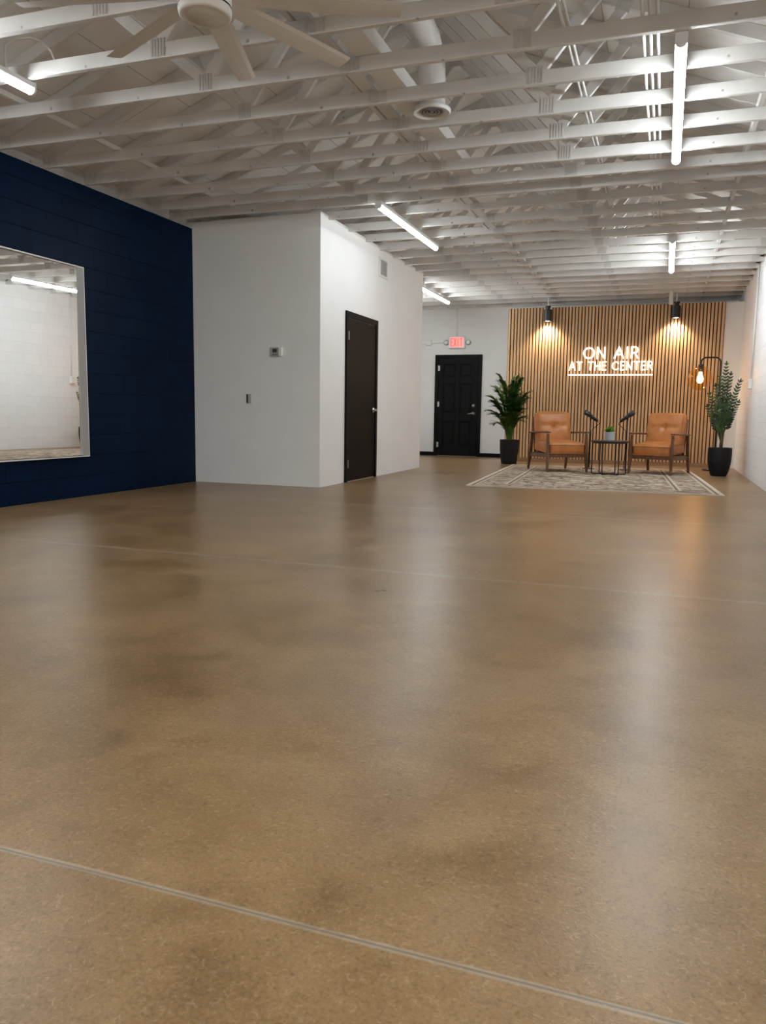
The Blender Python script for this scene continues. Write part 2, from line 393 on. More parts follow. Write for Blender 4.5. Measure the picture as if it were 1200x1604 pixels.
# base boards of the back wall
struct('baseboard_back_left', box(B(), XB, -5.43, YB-0.018, YB, 0, 0.095), M['black'])
struct('baseboard_back_middle', box(B(), -4.25, -3.43, YB-0.018, YB, 0, 0.095), M['black'])
# build-out that carries the slat panel
YS = 17.62
struct('wall_feature', box(B(), -3.41, XR, YS+0.05, YB, 0, 3.38), M['block_x'])

# ---------------------------------------------------------------- doors
def place(o, M4):
    o.matrix_world = M4
# door_1: flush black door in the side face of the plaster room (face looks along +x)
d1 = bpy.data.objects.new('door_1', None); link(d1); tag(d1, 'flush black door in the white plaster room, silver lever at its far edge', 'door', kind='structure')
y0, y1, zt = 10.56, 11.87, 2.475
bm = B(); box(bm, XP, XP+0.03, y0, y0+0.075, 0, zt); box(bm, XP, XP+0.03, y1-0.075, y1, 0, zt); box(bm, XP, XP+0.03, y0+0.075, y1-0.075, zt-0.085, zt)
obj('door_frame', bm, M['black'], d1, bevel=0.006)
obj('door_leaf', box(B(), XP, XP+0.014, y0+0.08, y1-0.08, 0.012, zt-0.092), M['doorblack'], d1, bevel=0.003)
for z in (0.27, 2.13):
    bm = B(); tube(bm, [(XP+0.022, y0+0.083, z-0.06), (XP+0.022, y0+0.083, z+0.06)], 0.014, 10); box(bm, XP+0.012, XP+0.0175, y0+0.088, y0+0.118, z-0.055, z+0.055)
    obj('hinge', bm, M['steel'], d1)
bm = B(); R90 = Matrix.Translation((XP+0.014, y1-0.17, 1.07)) @ Matrix.Rotation(PI/2, 4, 'Y')
lathe(bm, [(0, 0), (0.042, 0), (0.042, 0.012), (0.036, 0.018), (0.018, 0.022), (0.018, 0.07), (0, 0.07)], 20, M=R90)
tube(bm, [(XP+0.075, y1-0.155, 1.07), (XP+0.078, y1-0.20, 1.072), (XP+0.076, y1-0.30, 1.068)], [0.016, 0.014, 0.012], 10)
obj('door_handle', bm, M['steel'], d1, smooth=True)
# door_2: six panel black door in the back wall (face looks along -y)
d2 = bpy.data.objects.new('door_2', None); link(d2); tag(d2, 'black six-panel door under the red exit sign, silver lever and deadbolt', 'door', kind='structure')
X0, X1, ZT = -5.43, -4.25, 2.485
bm = B(); box(bm, X0, X0+0.085, YB-0.052, YB, 0, ZT); box(bm, X1-0.085, X1, YB-0.052, YB, 0, ZT); box(bm, X0+0.085, X1-0.085, YB-0.052, YB, ZT-0.085, ZT)
obj('door_frame', bm, M['black'], d2, bevel=0.008)
bm = B(); lx0, lx1, lz1 = X0+0.09, X1-0.09, ZT-0.09
W_, st = lx1-lx0, 0.13
box(bm, lx0, lx1, YB-0.012, YB, 0.015, lz1)
rows = [(0.25, 0.86), (1.06, 1.78), (1.93, lz1-0.14)]
cols_ = [(lx0+st, lx0+W_/2-0.055), (lx0+W_/2+0.055, lx1-st)]
# stiles and rails stand proud, raised panels sit between them
box(bm, lx0, lx0+st, YB-0.042, YB-0.012, 0.015, lz1); box(bm, lx1-st, lx1, YB-0.042, YB-0.012, 0.015, lz1); box(bm, lx0+W_/2-0.055, lx0+W_/2+0.055, YB-0.042, YB-0.012, 0.015, lz1)
for (a, b_) in [(0.015, 0.25), (0.86, 1.06), (1.78, 1.93), (lz1-0.14, lz1)]:
    for (c, d) in cols_: box(bm, c, d, YB-0.042, YB-0.012, a, b_)
for (a, b_) in rows:
    for (c, d) in cols_: box(bm, c+0.05, d-0.05, YB-0.036, YB-0.012, a+0.05, b_-0.05)
obj('door_leaf', bm, M['doorblack'], d2, bevel=0.007)
for z in (0.28, 1.28, 2.16):
    bm = B(); tube(bm, [(X0+0.09, YB-0.050, z-0.065), (X0+0.09, YB-0.050, z+0.065)], 0.013, 10); box(bm, X0+0.092, X0+0.125, YB-0.046, YB-0.042, z-0.06, z+0.06)
    obj('hinge', bm, M['steel'], d2)
RX90 = lambda x, z: Matrix.Translation((x, YB-0.042, z)) @ Matrix.Rotation(PI/2, 4, 'X')
bm = B(); lathe(bm, [(0, 0), (0.045, 0), (0.045, 0.014), (0.03, 0.022), (0.022, 0.05), (0, 0.052)], 20, M=RX90(lx1-0.09, 1.25)); obj('deadbolt', bm, M['steel'], d2, smooth=True)
bm = B(); lathe(bm, [(0, 0), (0.044, 0), (0.044, 0.014), (0.02, 0.022), (0.018, 0.07), (0, 0.07)], 20, M=RX90(lx1-0.09, 1.055))
tube(bm, [(lx1-0.075, YB-0.112, 1.06), (lx1-0.12, YB-0.114, 1.062), (lx1-0.22, YB-0.110, 1.045)], [0.018, 0.016, 0.013], 10)
obj('door_handle', bm, M['steel'], d2, smooth=True)

# ================================================================ ROOF TRUSSES
def truss_proto():
    root = thing('roof_truss', 'x', 'roof truss', (0, 0, 0), 0, 'white roof trusses spanning the hall')
    yb_ = 0.0
    tim = M['timber']
    bm = B(); box(bm, XB, XR, -CT/2, CT/2, H, H+CH); obj('bottom_chord', bm, tim, root, bevel=0.004, segs=1)
    def top_z(x, off): return deck_z(x) - off
    cosk = math.cos(math.atan(K)); off = CH/2/cosk
    for sx, xe in ((-1, XB), (1, XR)):
        bm = B(); beam(bm, (xe, 0, deck_z(xe)-off-0.002), (RX, 0, RZ-off-0.002), CH, CT); obj('top_chord', bm, tim, root, bevel=0.004, segs=1)
    nodes_b = [-3.60, -1.08]; q = [(-4.47), (-0.49)]
    zb = H + CH*0.75
    for xb_, xq in zip(nodes_b, q):
        bm = B(); beam(bm, (xb_, 0.0, zb), (xq, 0.0, deck_z(xq)-CH), 0.088, CT*0.96); obj('web', bm, tim, root, bevel=0.004, segs=1)
        bm = B(); beam(bm, (xb_, 0.0, zb), (RX + (0.06 if xb_ > RX else -0.06), 0.0, RZ-CH*1.3), 0.088, CT*0.96); obj('web', bm, tim, root, bevel=0.004, segs=1)
    def plate(x, z, w, h, rot=0.0):
        bm = B(); y = -CT/2
        Mx = Matrix.Translation((x, 0, z)) @ Matrix.Rotation(rot, 4, 'Y')
        box(bm, -w/2, w/2, y-0.002, y, -h/2, h/2, Mx)
        n = 5
        for i in range(n):
            cx = -w/2 + w*(i+0.5)/n
            box(bm, cx-0.006, cx+0.006, y-0.007, y-0.002, -h/2+0.004, h/2-0.004, Mx)
        obj('connector_plate', bm, M['plate'], root)
    for x in nodes_b: plate(x, H+0.072, 0.125, 0.125)
    plate(-2.37, H+CH*0.5, 0.16, 0.09)
    plate(XB+0.13, H+0.060, 0.12, 0.11); plate(XR-0.13, H+0.060, 0.12, 0.11)
    for x in q: plate(x, deck_z(x)-CH*0.8, 0.12, 0.13, math.atan(K)*(1 if x > RX else -1))
    plate(RX, RZ-CH*1.05, 0.22, 0.15)
    return root
M['plate'] = plain('painted_nail_plate', tuple(x*0.84 for x in TIMBER), 0.45, var=0.05, scale=25)
ORD = {1:'first',2:'second',3:'third',4:'fourth',5:'fifth',6:'sixth',7:'seventh',8:'eighth',9:'ninth',10:'tenth',11:'eleventh',12:'twelfth',13:'thirteenth'}
Y0T, DYT = 5.15, 0.622
def ty(n):                                   # truss spacing, squeezed where the plaster room front sits in one bay
    if n <= 5: return Y0T - 0.02 + 0.622*n
    return {6: 8.80, 7: 9.25, 8: 9.98, 9: 10.69}.get(n, Y0T + DYT*n)
proto = truss_proto()
lastn = 22
for n in range(-3, lastn+1):
    t = proto if n == -3 else copy_tree(proto)
    ra = math.radians(1.0 if n <= 7 else 0.5 if n < 12 else 0.0)
    t.location = (0, (ty(n) - RX*math.sin(ra))*S, (0.045 if n >= 8 else 0.0)*S); t.rotation_euler = (0, 0, ra)
    if n == -3: t['label'] = 'white roof truss two rows on the near side of the ceiling fan hub'
    elif n == -2: t['label'] = 'white roof truss just on the near side of the ceiling fan hub'
    elif n <= 10: t['label'] = f'white roof truss, {ORD[n+2]} one beyond the ceiling fan counting towards the back wall'
    else: t['label'] = f'white roof truss, {ORD[lastn-n+1]} one counting out from the back wall'

# long boards, pipes and duct lying on the bottom chords
ZC = H + CH
ya, yb2 = Y0T - 3*DYT, Y0T + DYT*lastn
def run(name, label, cat, bm, mat, **k): return tag(obj(name, bm, mat, **k), label, cat)
run('brace_board', 'long white brace board lying on the truss chords near the navy wall', 'board', box(B(), -5.47, -5.43, ya, Y0T+7*DYT, ZC, ZC+0.045), M['timber'])
run('brace_board', 'narrow white board on edge left of the flat duct over the truss chords', 'board', box(B(), -2.56, -2.52, ya, yb2, ZC, ZC+0.09), M['timber'])
run('brace_board', 'wide flat white board lying over the truss chords beside the flat duct', 'board', box(B(), -2.50, -2.40, ya, yb2, ZC, ZC+0.035), M['timber'])
run('brace_board', 'long white brace board lying on the truss chords near the white block wall', 'board', box(B(), 0.60, 0.64, ya, yb2, ZC, ZC+0.09), M['timber'])
run('air_duct', 'flat white duct lying lengthwise on the truss chords by the round vent', 'duct', box(B(), -2.33, -2.12, ya, Y0T+8.3*DYT, ZC, ZC+0.12), M['white'], bevel=0.008)
GC = 'thin conduits lying on the trusses'
for x, lab in ((-0.285, 'thin white conduit on the trusses, farthest of three from the block wall'), (-0.235, 'thin white conduit on the trusses, middle of the three side by side'), (-0.195, 'thin white conduit on the trusses, the one of three nearest the block wall')):
    bm = B(); tube(bm, [(x, ya, ZC+0.014), (x + random.uniform(-.01,.01), Y0T+2*DYT, ZC+0.014), (x, Y0T+10*DYT, ZC+0.014)], 0.013, 8); o = run('conduit_pipe', lab, 'conduit', bm, M['white'], smooth=True); o['group'] = GC
for x, lab in ((-0.80, 'left one of two thin conduits crossing the truss webs beside the nail plates'), (-0.765, 'right one of two thin conduits crossing the truss webs beside the nail plates')):
    bm = B(); tube(bm, [(x, ya, ZC+0.013), (x, Y0T+9*DYT, ZC+0.013)], 0.011, 8); o = run('conduit_pipe', lab, 'conduit', bm, M['white'], smooth=True); o['group'] = GC
# round ceiling diffuser on its duct
t = thing('ceiling_vent', 'round white air diffuser on a duct hanging between the roof trusses', 'vent', (-2.02, 6.74, H+0.02))
bm = B(); lathe(bm, [(0.155, 0.0), (0.165, 0.01), (0.165, 0.03), (0.12, 0.06), (0.115, 0.10)], 32); lathe(bm, [(0.155, 0.0), (0.105, 0.012), (0.10, 0.03)], 32); obj('diffuser_ring', bm, M['white'], t, smooth=True)
bm = B()
for r in (0.085, 0.060, 0.035): lathe(bm, [(r, 0.012), (r+0.012, 0.006), (r+0.014, 0.012), (r, 0.022), (r, 0.012)], 28)
lathe(bm, [(0, 0.008), (0.016, 0.008), (0.016, 0.02), (0, 0.02)], 16); obj('louvre', bm, M['grey'], t, smooth=True)
bm = B(); lathe(bm, [(0, 0.032), (0.104, 0.032), (0.104, 0.036), (0, 0.036)], 28); obj('throat', bm, M['dark'], t)
bm = B(); pts = [(0, 0, 0.09), (0, 0, 0.28), (0.0, -0.03, 0.42), (-0.02, -0.12, 0.55), (-0.04, -0.30, 0.62), (-0.04, -0.9, 0.64)]
tube(bm, pts, 0.115, 20); obj('duct', bm, M['white'], t, smooth=True)

# ================================================================ TUBE LIGHTS
def tube_light(x, y0, y1, label, z=H-0.050, lamp='led'):
    t = thing('ceiling_tube_light', label, 'light', (x, (y0+y1)/2, z), 0, 'LED tube lights under the trusses')
    L = (y1-y0)/2
    bm = B(); box(bm, -0.039, 0.039, -L+0.012, L-0.012, 0.004, 0.047); obj('housing', bm, M['white'], t, bevel=0.006)
    bm = B(); n = 20                                     # wrap-round diffuser, open only at the narrow channel on top
    ring = [(0.038*math.cos(a_), 0.038*math.sin(a_)) for a_ in (math.radians(176 + 188*i/n) for i in range(n+1))]
    a = [bm.verts.new((px, -L+0.02, pz)) for px, pz in ring]; c = [bm.verts.new((px, L-0.02, pz)) for px, pz in ring]
    for i in range(n): bm.faces.new((a[i], a[i+1], c[i+1], c[i]))
    bm.faces.new(a[::-1]); bm.faces.new(c); bm.faces.new((a[0], c[0], c[n], a[n]))
    obj('diffuser', bm, M[lamp], t)
    for s in (-1, 1):
        bm = B(); n2 = 10
        ring = [(0.041*math.cos(a_), 0.041*math.sin(a_)) for a_ in (math.radians(180 + 180*i/n2) for i in range(n2+1))] + [(0.041, 0.048), (-0.041, 0.048)]
        a = [bm.verts.new((px, s*L, pz)) for px, pz in ring]; c = [bm.verts.new((px, s*(L-0.022), pz)) for px, pz in ring]
        for i in range(len(ring)): bm.faces.new((a[i], a[(i+1)%len(ring)], c[(i+1)%len(ring)], c[i]))
        bm.faces.new(a); bm.faces.new(c[::-1]); obj('end_cap', bm, M['white'], t)
    return t
tl = tube_light(-0.035, 5.83, 8.42, 'lit tube light in the row along the block wall, the one nearest the camera')
tube_light(-0.035, 12.05, 14.45, 'lit tube light in the row along the block wall, nearer the slat panel', lamp='led_far')
tube_light(-3.37, 9.10, 11.62, 'lit tube light hanging beside the plaster room with the flush black door', lamp='led_low')
tube_light(-4.66, 14.75, 17.15, 'lit tube light half hidden behind the plaster room near the exit sign', lamp='led')
t5 = tube_light(-4.82, 2.60, 5.16, 'lit tube light near the navy wall cut off by the edge of the photo', lamp='led_left')
bm = B(); tube(bm, [(0.03, 1.00, 0.045), (0.0, 1.02, 0.14), (-0.05, 1.08, 0.25), (-0.06, 1.18, 0.34), (-0.01, 1.28, 0.39), (0.07, 1.32, 0.37), (0.15, 1.33, 0.29), (0.215, 1.33, 0.15)], 0.009, 8); obj('power_cord', bm, M['white'], t5, smooth=True)
# the rest of the rows, behind the camera
tube_light(-0.035, -0.75, 1.80, 'lit tube light behind the camera in the row along the block wall', lamp='led_mid')
tube_light(-4.82, -3.8, -1.25, 'lit tube light behind the camera in the row along the navy wall', lamp='led_high')
tube_light(-0.035, -6.9, -4.4, 'lit tube light farthest behind the camera along the block wall', lamp='led_high')

# ================================================================ CEILING FAN
fc = (-2.73, 4.34)
t = thing('ceiling_fan', 'large white nine-bladed ceiling fan hanging below the trusses', 'fan', (fc[0], fc[1], 3.35))
bm = B(); lathe(bm, [(0, 0.004), (0.112, 0.0), (0.120, 0.006), (0.142, 0.0), (0.156, 0.012), (0.160, 0.04), (0.158, 0.05)], 48); obj('hub_cover', bm, M['fan'], t, smooth=True)
bm = B(); lathe(bm, [(0.150, 0.048), (0.150, 0.064)], 48); obj('hub_seam', bm, M['dark'], t)
bm = B(); lathe(bm, [(0.156, 0.062), (0.158, 0.075), (0.158, 0.20), (0.12, 0.235), (0.03, 0.25)], 48); obj('motor_housing', bm, M['white'], t, smooth=True)
bm = B(); tube(bm, [(0, 0, 0.24), (0, 0, deck_z(fc[0])-3.37-0.05)], 0.026, 16); obj('downrod', bm, M['white'], t, smooth=True)
bm = B(); zt_ = deck_z(fc[0])-3.37; lathe(bm, [(0.03, zt_-0.16), (0.08, zt_-0.10), (0.09, zt_-0.03), (0.0, zt_-0.03)], 24); obj('canopy', bm, M['white'], t, smooth=True)
def blade(ang, r1=1.19):
    bm = B(); pitch = math.radians(-14)
    secs = []
    for r, w in ((0.13, 0.11), (0.22, 0.135), (0.45, 0.155), (0.8, 0.15), (1.1, 0.135), (r1, 0.125)):
        ring = []
        for u, h in ((-0.5, 0.0), (-0.3, 0.008), (0.1, 0.011), (0.5, 0.0), (0.1, -0.005), (-0.3, -0.006)):
            ring.append(bm.verts.new((r, u*w*math.cos(pitch) - h*math.sin(pitch), 0.13 + u*w*math.sin(pitch) + h*math.cos(pitch))))
        secs.append(ring)
    for a, c in zip(secs, secs[1:]):
        for i in range(6): bm.faces.new((a[i], a[(i+1)%6], c[(i+1)%6], c[i]))
    bm.faces.new(secs[0][::-1]); bm.faces.new(secs[-1])
    bmesh.ops.rotate(bm, verts=bm.verts, cent=(0,0,0), matrix=Matrix.Rotation(math.radians(ang), 3, 'Z'))
    obj('blade', bm, M['fan'], t, smooth=False)
for a in (-168, -129, -90, -51, -12, 27, 68, 107.5, 154): blade(a)

# ================================================================ WALL-MOUNTED SMALL THINGS
# mirror on the navy wall, hung with a slight forward lean
MIR_TILT, MIR_YAW = math.radians(0.40), math.radians(1.45)
t = thing('mirror', 'large mirror with a thin white edge on the navy block wall', 'mirror', (XB, 7.40, 0.475))
my0, my1, mh = -2.3, 0.0, 2.12
Mm = Matrix.Translation((0.062, my1-0.05, 0.0)) @ Matrix.Rotation(-MIR_YAW, 4, 'Z') @ Matrix.Translation((0, -my1+0.05, mh/2)) @ Matrix.Rotation(MIR_TILT, 4, 'Y') @ Matrix.Translation((0, 0, -mh/2))
bm = B(); box(bm, -0.006, 0.0, my0+0.012, my1-0.05, 0.010, mh-0.010, Mm); obj('mirror_glass', bm, M['mirror'], t)
bm = B(); box(bm, 0.002, 0.072, my1-0.112, my1-0.010, 0.0, mh); obj('side_return', bm, M['alu'], t)
bm = B(); box(bm, 0.0, 0.074, my0, my1, mh-0.004, mh+0.010); box(bm, 0.0, 0.074, my0, my1, -0.006, 0.004); box(bm, 0.0, 0.074, my1-0.010, my1, 0.004, mh-0.004); box(bm, 0.0, 0.074, my0, my0+0.010, 0.004, mh-0.004)
obj('frame', bm, M['trimwhite'], t)
# thermostat and outlet on the plaster front
t = thing('thermostat', 'white wall thermostat with a small dark screen on the plaster room', 'thermostat', (-5.045, YF, 1.828))
bm = B(); box(bm, -0.095, 0.065, -0.018, 0, -0.062, 0.062); obj('backplate', bm, M['grey'], t, bevel=0.006)
bm = B(); box(bm, 0.055, 0.10, -0.045, 0, -0.060, 0.060); obj('cover', bm, M['white'], t, bevel=0.006)
bm = B(); box(bm, -0.05, 0.015, -0.022, -0.018, -0.008, 0.042); obj('screen', bm, M['dark'], t)
bm = B()
for i in range(3): box(bm, -0.05+i*0.028, -0.032+i*0.028, -0.023, -0.018, -0.042, -0.030)
obj('buttons', bm, M['dark'], t)
t = thing('power_outlet', 'small wall outlet with a dark left half on the plaster room', 'outlet', (-5.474, YF, 1.195))
bm = B(); box(bm, -0.048, 0.048, -0.008, 0, -0.078, 0.078); obj('cover_plate', bm, M['white'], t, bevel=0.004)
bm = B(); box(bm, -0.034, -0.008, -0.012, -0.008, -0.062, 0.062); obj('socket_recess', bm, M['dark'], t)
bm = B(); box(bm, -0.006, 0.034, -0.011, -0.008, -0.062, 0.062); obj('socket', bm, M['grey'], t)
# grille high on the side face
t = thing('vent_grille', 'white wall grille high on the plaster room above the flush door', 'vent', (XP, 12.13, 3.33))
bm = B(); 
for a in ((-0.20, 0.20, 0.115, 0.15), (-0.20, 0.20, -0.15, -0.115), (-0.20, -0.15, -0.115, 0.115), (0.15, 0.20, -0.115, 0.115)): box(bm, 0, 0.016, a[0], a[1], a[2], a[3])
obj('frame', bm, M['white'], t, bevel=0.004)
bm = B(); box(bm, 0, 0.003, -0.15, 0.15, -0.115, 0.115)
for i in range(9):
    z = -0.10 + i*0.025; box(bm, 0.002, 0.013, -0.15, 0.15, z-0.003, z+0.004, Matrix.Translation((0,0,0)))
obj('louvre', bm, M['grey'], t)
# exit sign with two emergency heads, its conduit and junction box
t = thing('exit_sign', 'lit red exit sign with two lamp heads above the six-panel door', 'sign', (-4.885, YB, 2.78))
bm = B(); box(bm, -0.205, 0.205, -0.085, 0, -0.145, 0.145); obj('housing', bm, M['white'], t, bevel=0.012)
bm = B(); box(bm, -0.165, 0.165, -0.089, -0.085, -0.115, 0.120); obj('face', bm, M['exit_face'], t)
def strokes_flat(bm, segs, ox, oz, sx, sz, w, y0_, y1_):
    for (xa, za, xb_, zb_) in segs:
        beam(bm, (ox+xa*sx, (y0_+y1_)/2, oz+za*sz), (ox+xb_*sx, (y0_+y1_)/2, oz+zb_*sz), w, abs(y1_-y0_), (0, 1, 0))
EX = {'E': [(0.1,0,0.1,1),(0,0.93,0.8,0.93),(0,0.5,0.7,0.5),(0,0.07,0.8,0.07)], 'X': [(0.02,0,0.82,1),(0.02,1,0.82,0)], 'I': [(0.4,0,0.4,1)], 'T': [(0.4,0,0.4,1),(0,0.93,0.8,0.93)]}
for i, ch in enumerate('EXIT'):
    bm = B(); strokes_flat(bm, EX[ch], -0.150+i*0.078, -0.095, 0.074, 0.195, 0.020, -0.094, -0.089); obj('letter', bm, M['exit_red'], t)
for s in (-1, 1):
    hx = s*0.275
    bm = B(); lathe(bm, [(0.02, 0), (0.062, 0.012), (0.066, 0.03), (0.05, 0.075), (0.02, 0.085)], 20, M=Matrix.Translation((hx, -0.05, 0.0)) @ Matrix.Rotation(PI/2, 4, 'X') @ Matrix.Rotation(PI, 4, 'X'))
    box(bm, min(s*0.205, hx), max(s*0.205, hx), -0.05, -0.02, -0.015, 0.015)
    h = obj('lamp_head', bm, M['grey'], t, smooth=True)
    bm = B(); lathe(bm, [(0, 0.0), (0.045, 0.0), (0.045, 0.006), (0, 0.010)], 20, M=Matrix.Translation((hx, -0.058, 0.0)) @ Matrix.Rotation(PI/2, 4, 'X')); obj('lens', bm, M['white'], h)
bm = B(); tube(bm, [(-4.905, YB-0.022, 2.925), (-4.905, YB-0.022, H+0.1)], 0.020, 10); run('conduit_pipe', 'white conduit rising up the back wall from the exit sign', 'conduit', bm, M['plaster'], smooth=True)
bm = B(); tube(bm, [(-5.235, YB-0.018, 2.785), (-6.0, YB-0.018, 2.78)], 0.014, 10); run('conduit_pipe', 'white conduit along the back wall left of the exit sign', 'conduit', bm, M['plaster'], smooth=True)
t = thing('junction_box', 'small white junction box on the back wall left of the exit sign', 'box', (-5.61, YB, 2.785))
bm = B(); box(bm, -0.07, 0.07, -0.06, 0, -0.06, 0.06); obj('body', bm, M['plaster'], t, bevel=0.008)
bm = B(); box(bm, -0.06, 0.06, -0.066, -0.06, -0.05, 0.05); obj('cover', bm, M['trimwhite'], t)
# conduit with a box on the white block wall
CY = 15.05
bm = B(); tube(bm, [(XR-0.022, CY, 1.70), (XR-0.022, CY, H+0.08)], 0.017, 10); run('conduit_pipe', 'white conduit running down the white block wall to a small box', 'conduit', bm, M['white'], smooth=True)
t = thing('junction_box', 'small white box at the foot of the conduit on the block wall', 'box', (XR, CY, 1.62))
bm = B(); box(bm, -0.06, 0, -0.055, 0.055, -0.085, 0.085); obj('body', bm, M['white'], t, bevel=0.008)
bm = B(); box(bm, -0.066, -0.06, -0.045, 0.045, -0.072, 0.072); obj('cover', bm, M['white'], t)

# ================================================================ SLAT PANEL, SIGN, SPOTS
SX0, SX1, SZT = -3.40, 1.045, 3.375
t = thing('slat_panel', 'wall panel of vertical oak slats on dark felt behind the armchairs', 'wall panel', ((SX0+SX1)/2, YS, 0))
cx0 = (SX0+SX1)/2
bm = B(); box(bm, SX0-cx0, SX1-cx0, 0.02, 0.05, 0, SZT); obj('backing', bm, M['felt'], t)
NS = 64; pitch_ = (SX1-SX0)/NS
for i in range(NS):
    bm = B(); xa = SX0-cx0 + i*pitch_ + pitch_*0.15
    box(bm, xa, xa+pitch_*0.67, -0.012, 0.02, 0.085, SZT); obj('slat', bm, M['oak'], t, bevel=0.003, segs=1)
bm = B(); box(bm, SX0-cx0, SX1-cx0, -0.014, 0.02, 0, 0.082); obj('base_rail', bm, M['oakrail'], t, bevel=0.004)
# letters as round strokes
def circ(cx, cz, rx, rz, a0, a1, n=20): return [(cx+rx*math.cos(math.radians(a0+(a1-a0)*i/n)), cz+rz*math.sin(math.radians(a0+(a1-a0)*i/n))) for i in range(n+1)]
GL = {  # letter: (width, strokes) in units of cap height
 'O': (1.04, [circ(0.52, 0.5, 0.48, 0.48, 0, 360, 32)]),
 'N': (0.84, [[(0.08, 0), (0.08, 1)], [(0.08, 1), (0.76, 0)], [(0.76, 0), (0.76, 1)]]),
 'A': (0.92, [[(0.04, 0), (0.46, 1)], [(0.46, 1), (0.88, 0)], [(0.20, 0.34), (0.72, 0.34)]]),
 'I': (0.20, [[(0.10, 0), (0.10, 1)]]),
 'R': (0.72, [[(0.08, 0), (0.08, 1)], [(0.08, 1), (0.38, 1)] + circ(0.38, 0.74, 0.27, 0.26, 90, -90, 12) + [(0.08, 0.48)], [(0.38, 0.48), (0.68, 0)]]),
 'T': (0.74, [[(0.37, 0), (0.37, 1)], [(0.03, 1), (0.71, 1)]]),
 'H': (0.80, [[(0.08, 0), (0.08, 1)], [(0.72, 0), (0.72, 1)], [(0.08, 0.5), (0.72, 0.5)]]),
 'E': (0.64, [[(0.08, 0), (0.08, 1)], [(0.08, 1), (0.58, 1)], [(0.08, 0.52), (0.53, 0.52)], [(0.08, 0), (0.58, 0)]]),
 'C': (0.90, [circ(0.52, 0.5, 0.46, 0.48, 45, 315, 24)]),
 ' ': (0.40, [])}
SCX, SY = -1.165, -0.055
t = thing('neon_sign', 'glowing white ON AIR AT THE CENTER sign on the oak slats', 'sign', (SCX, YS, 1.9))
GAP = 0.20
def line(text, cz, h, width, r):
    tot = sum(GL[c][0] for c in text) + GAP*(len(text)-1); k = width/(tot*h); x = -width/2
    for c in text:
        w, st_ = GL[c]
        if st_:
            bm = B()
            for s in st_:
                tube(bm, [(x+px*h*k, SY, cz+pz*h) for px, pz in s], r, 10)
                for px, pz in (s[0], s[-1]): bmesh.ops.create_uvsphere(bm, u_segments=10, v_segments=6, radius=r, matrix=Matrix.Translation((x+px*h*k, SY, cz+pz*h)))
            obj('letter', bm, M['neon'], t, smooth=True)
        x += (w+GAP)*h*k
line('ON AIR', 2.265-1.9, 0.228, 1.13, 0.0155)
line('AT THE CENTER', 2.022-1.9, 0.168, 1.72, 0.0125)
bm = B(); box(bm, -0.87, 0.87, SY-0.012, SY+0.012, 0.002, 0.026); obj('underline', bm, M['neon'], t, bevel=0.006)
bm = B()
for x, z in ((-0.8, 0.014), (0.8, 0.014), (-0.78, 0.2), (0.0, 0.2), (0.8, 0.2), (-0.4, 0.48), (0.45, 0.48)): tube(bm, [(x, -0.0135, z), (x, SY+0.01, z)], 0.006, 8)
obj('standoffs', bm, M['steel'], t)

def spot(x, label, post):
    t = thing('ceiling_spotlight', label, 'spotlight', (x, 17.47, 3.062), 0, 'black cylinder spotlights above the slat panel')
    bm = B(); lathe(bm, [(0.072, 0.012), (0.072, 0.0), (0.086, 0.0), (0.086, 0.235), (0.078, 0.245), (0, 0.245)], 32); obj('body', bm, M['blackmetal'], t, smooth=False)
    bm = B(); lathe(bm, [(0, 0.010), (0.073, 0.012)], 28); obj('lens', bm, M['spotlens'], t)
    bm = B(); lathe(bm, [(0.035, 0.24), (0.035, 0.29), (0.062, 0.295), (0.062, 0.325), (0, 0.325)], 24); obj('swivel', bm, M['blackmetal'], t)
    bm = B(); tube(bm, [(0, 0, 0.32), (0, 0, H+0.02-3.062)], 0.014, 10); obj('stem', bm, M['timber'], t)
    if post: bm = B(); box(bm, -0.155, -0.075, -0.03, 0.01, 0.27, H+0.06-3.062); obj('mounting_block', bm, M['timber'], t, bevel=0.006)
    L = bpy.data.lights.new('spot_lamp', 'SPOT'); L.energy = SPOT_W; L.color = (1.0, 0.83, 0.62); L.spot_size = math.radians(120); L.spot_blend = 0.75; L.shadow_soft_size = 0.045
    lo_ = bpy.data.objects.new('spot_lamp', L); link(lo_, t); lo_.location = Vector((0, 0.0, -0.012))*S; lo_.rotation_euler = (math.radians(9), 0, 0)
SPOT_W = 75.0
spot(-2.51, 'black cylinder spotlight over the slats on the side of the exit door', False)
spot(0.10, 'black cylinder spotlight over the slats above the floor lamp side', True)

# ================================================================ RUG
RW, RD = 3.42, 5.35
rug = thing('area_rug', 'faded cream and taupe patterned rug under the two armchairs', 'rug', (-1.07, 13.68, 0), math.radians(3.2))
bm = B(); box(bm, -RW/2, RW/2, -RD/2, RD/2, 0.0, 0.010); obj('pile', bm, rug_mat(RW/2*S, RD/2*S), rug)
bm = B()
for a in ((-RW/2-0.012, RW/2+0.012, -RD/2-0.012, -RD/2), (-RW/2-0.012, RW/2+0.012, RD/2, RD/2+0.012), (-RW/2-0.012, -RW/2, -RD/2, RD/2), (RW/2, RW/2+0.012, -RD/2, RD/2)): box(bm, a[0], a[1], a[2], a[3], 0, 0.013)
obj('binding', bm, plain('cream_binding', (0.60, 0.52, 0.42), 0.9), rug)
RZ0 = 0.0102

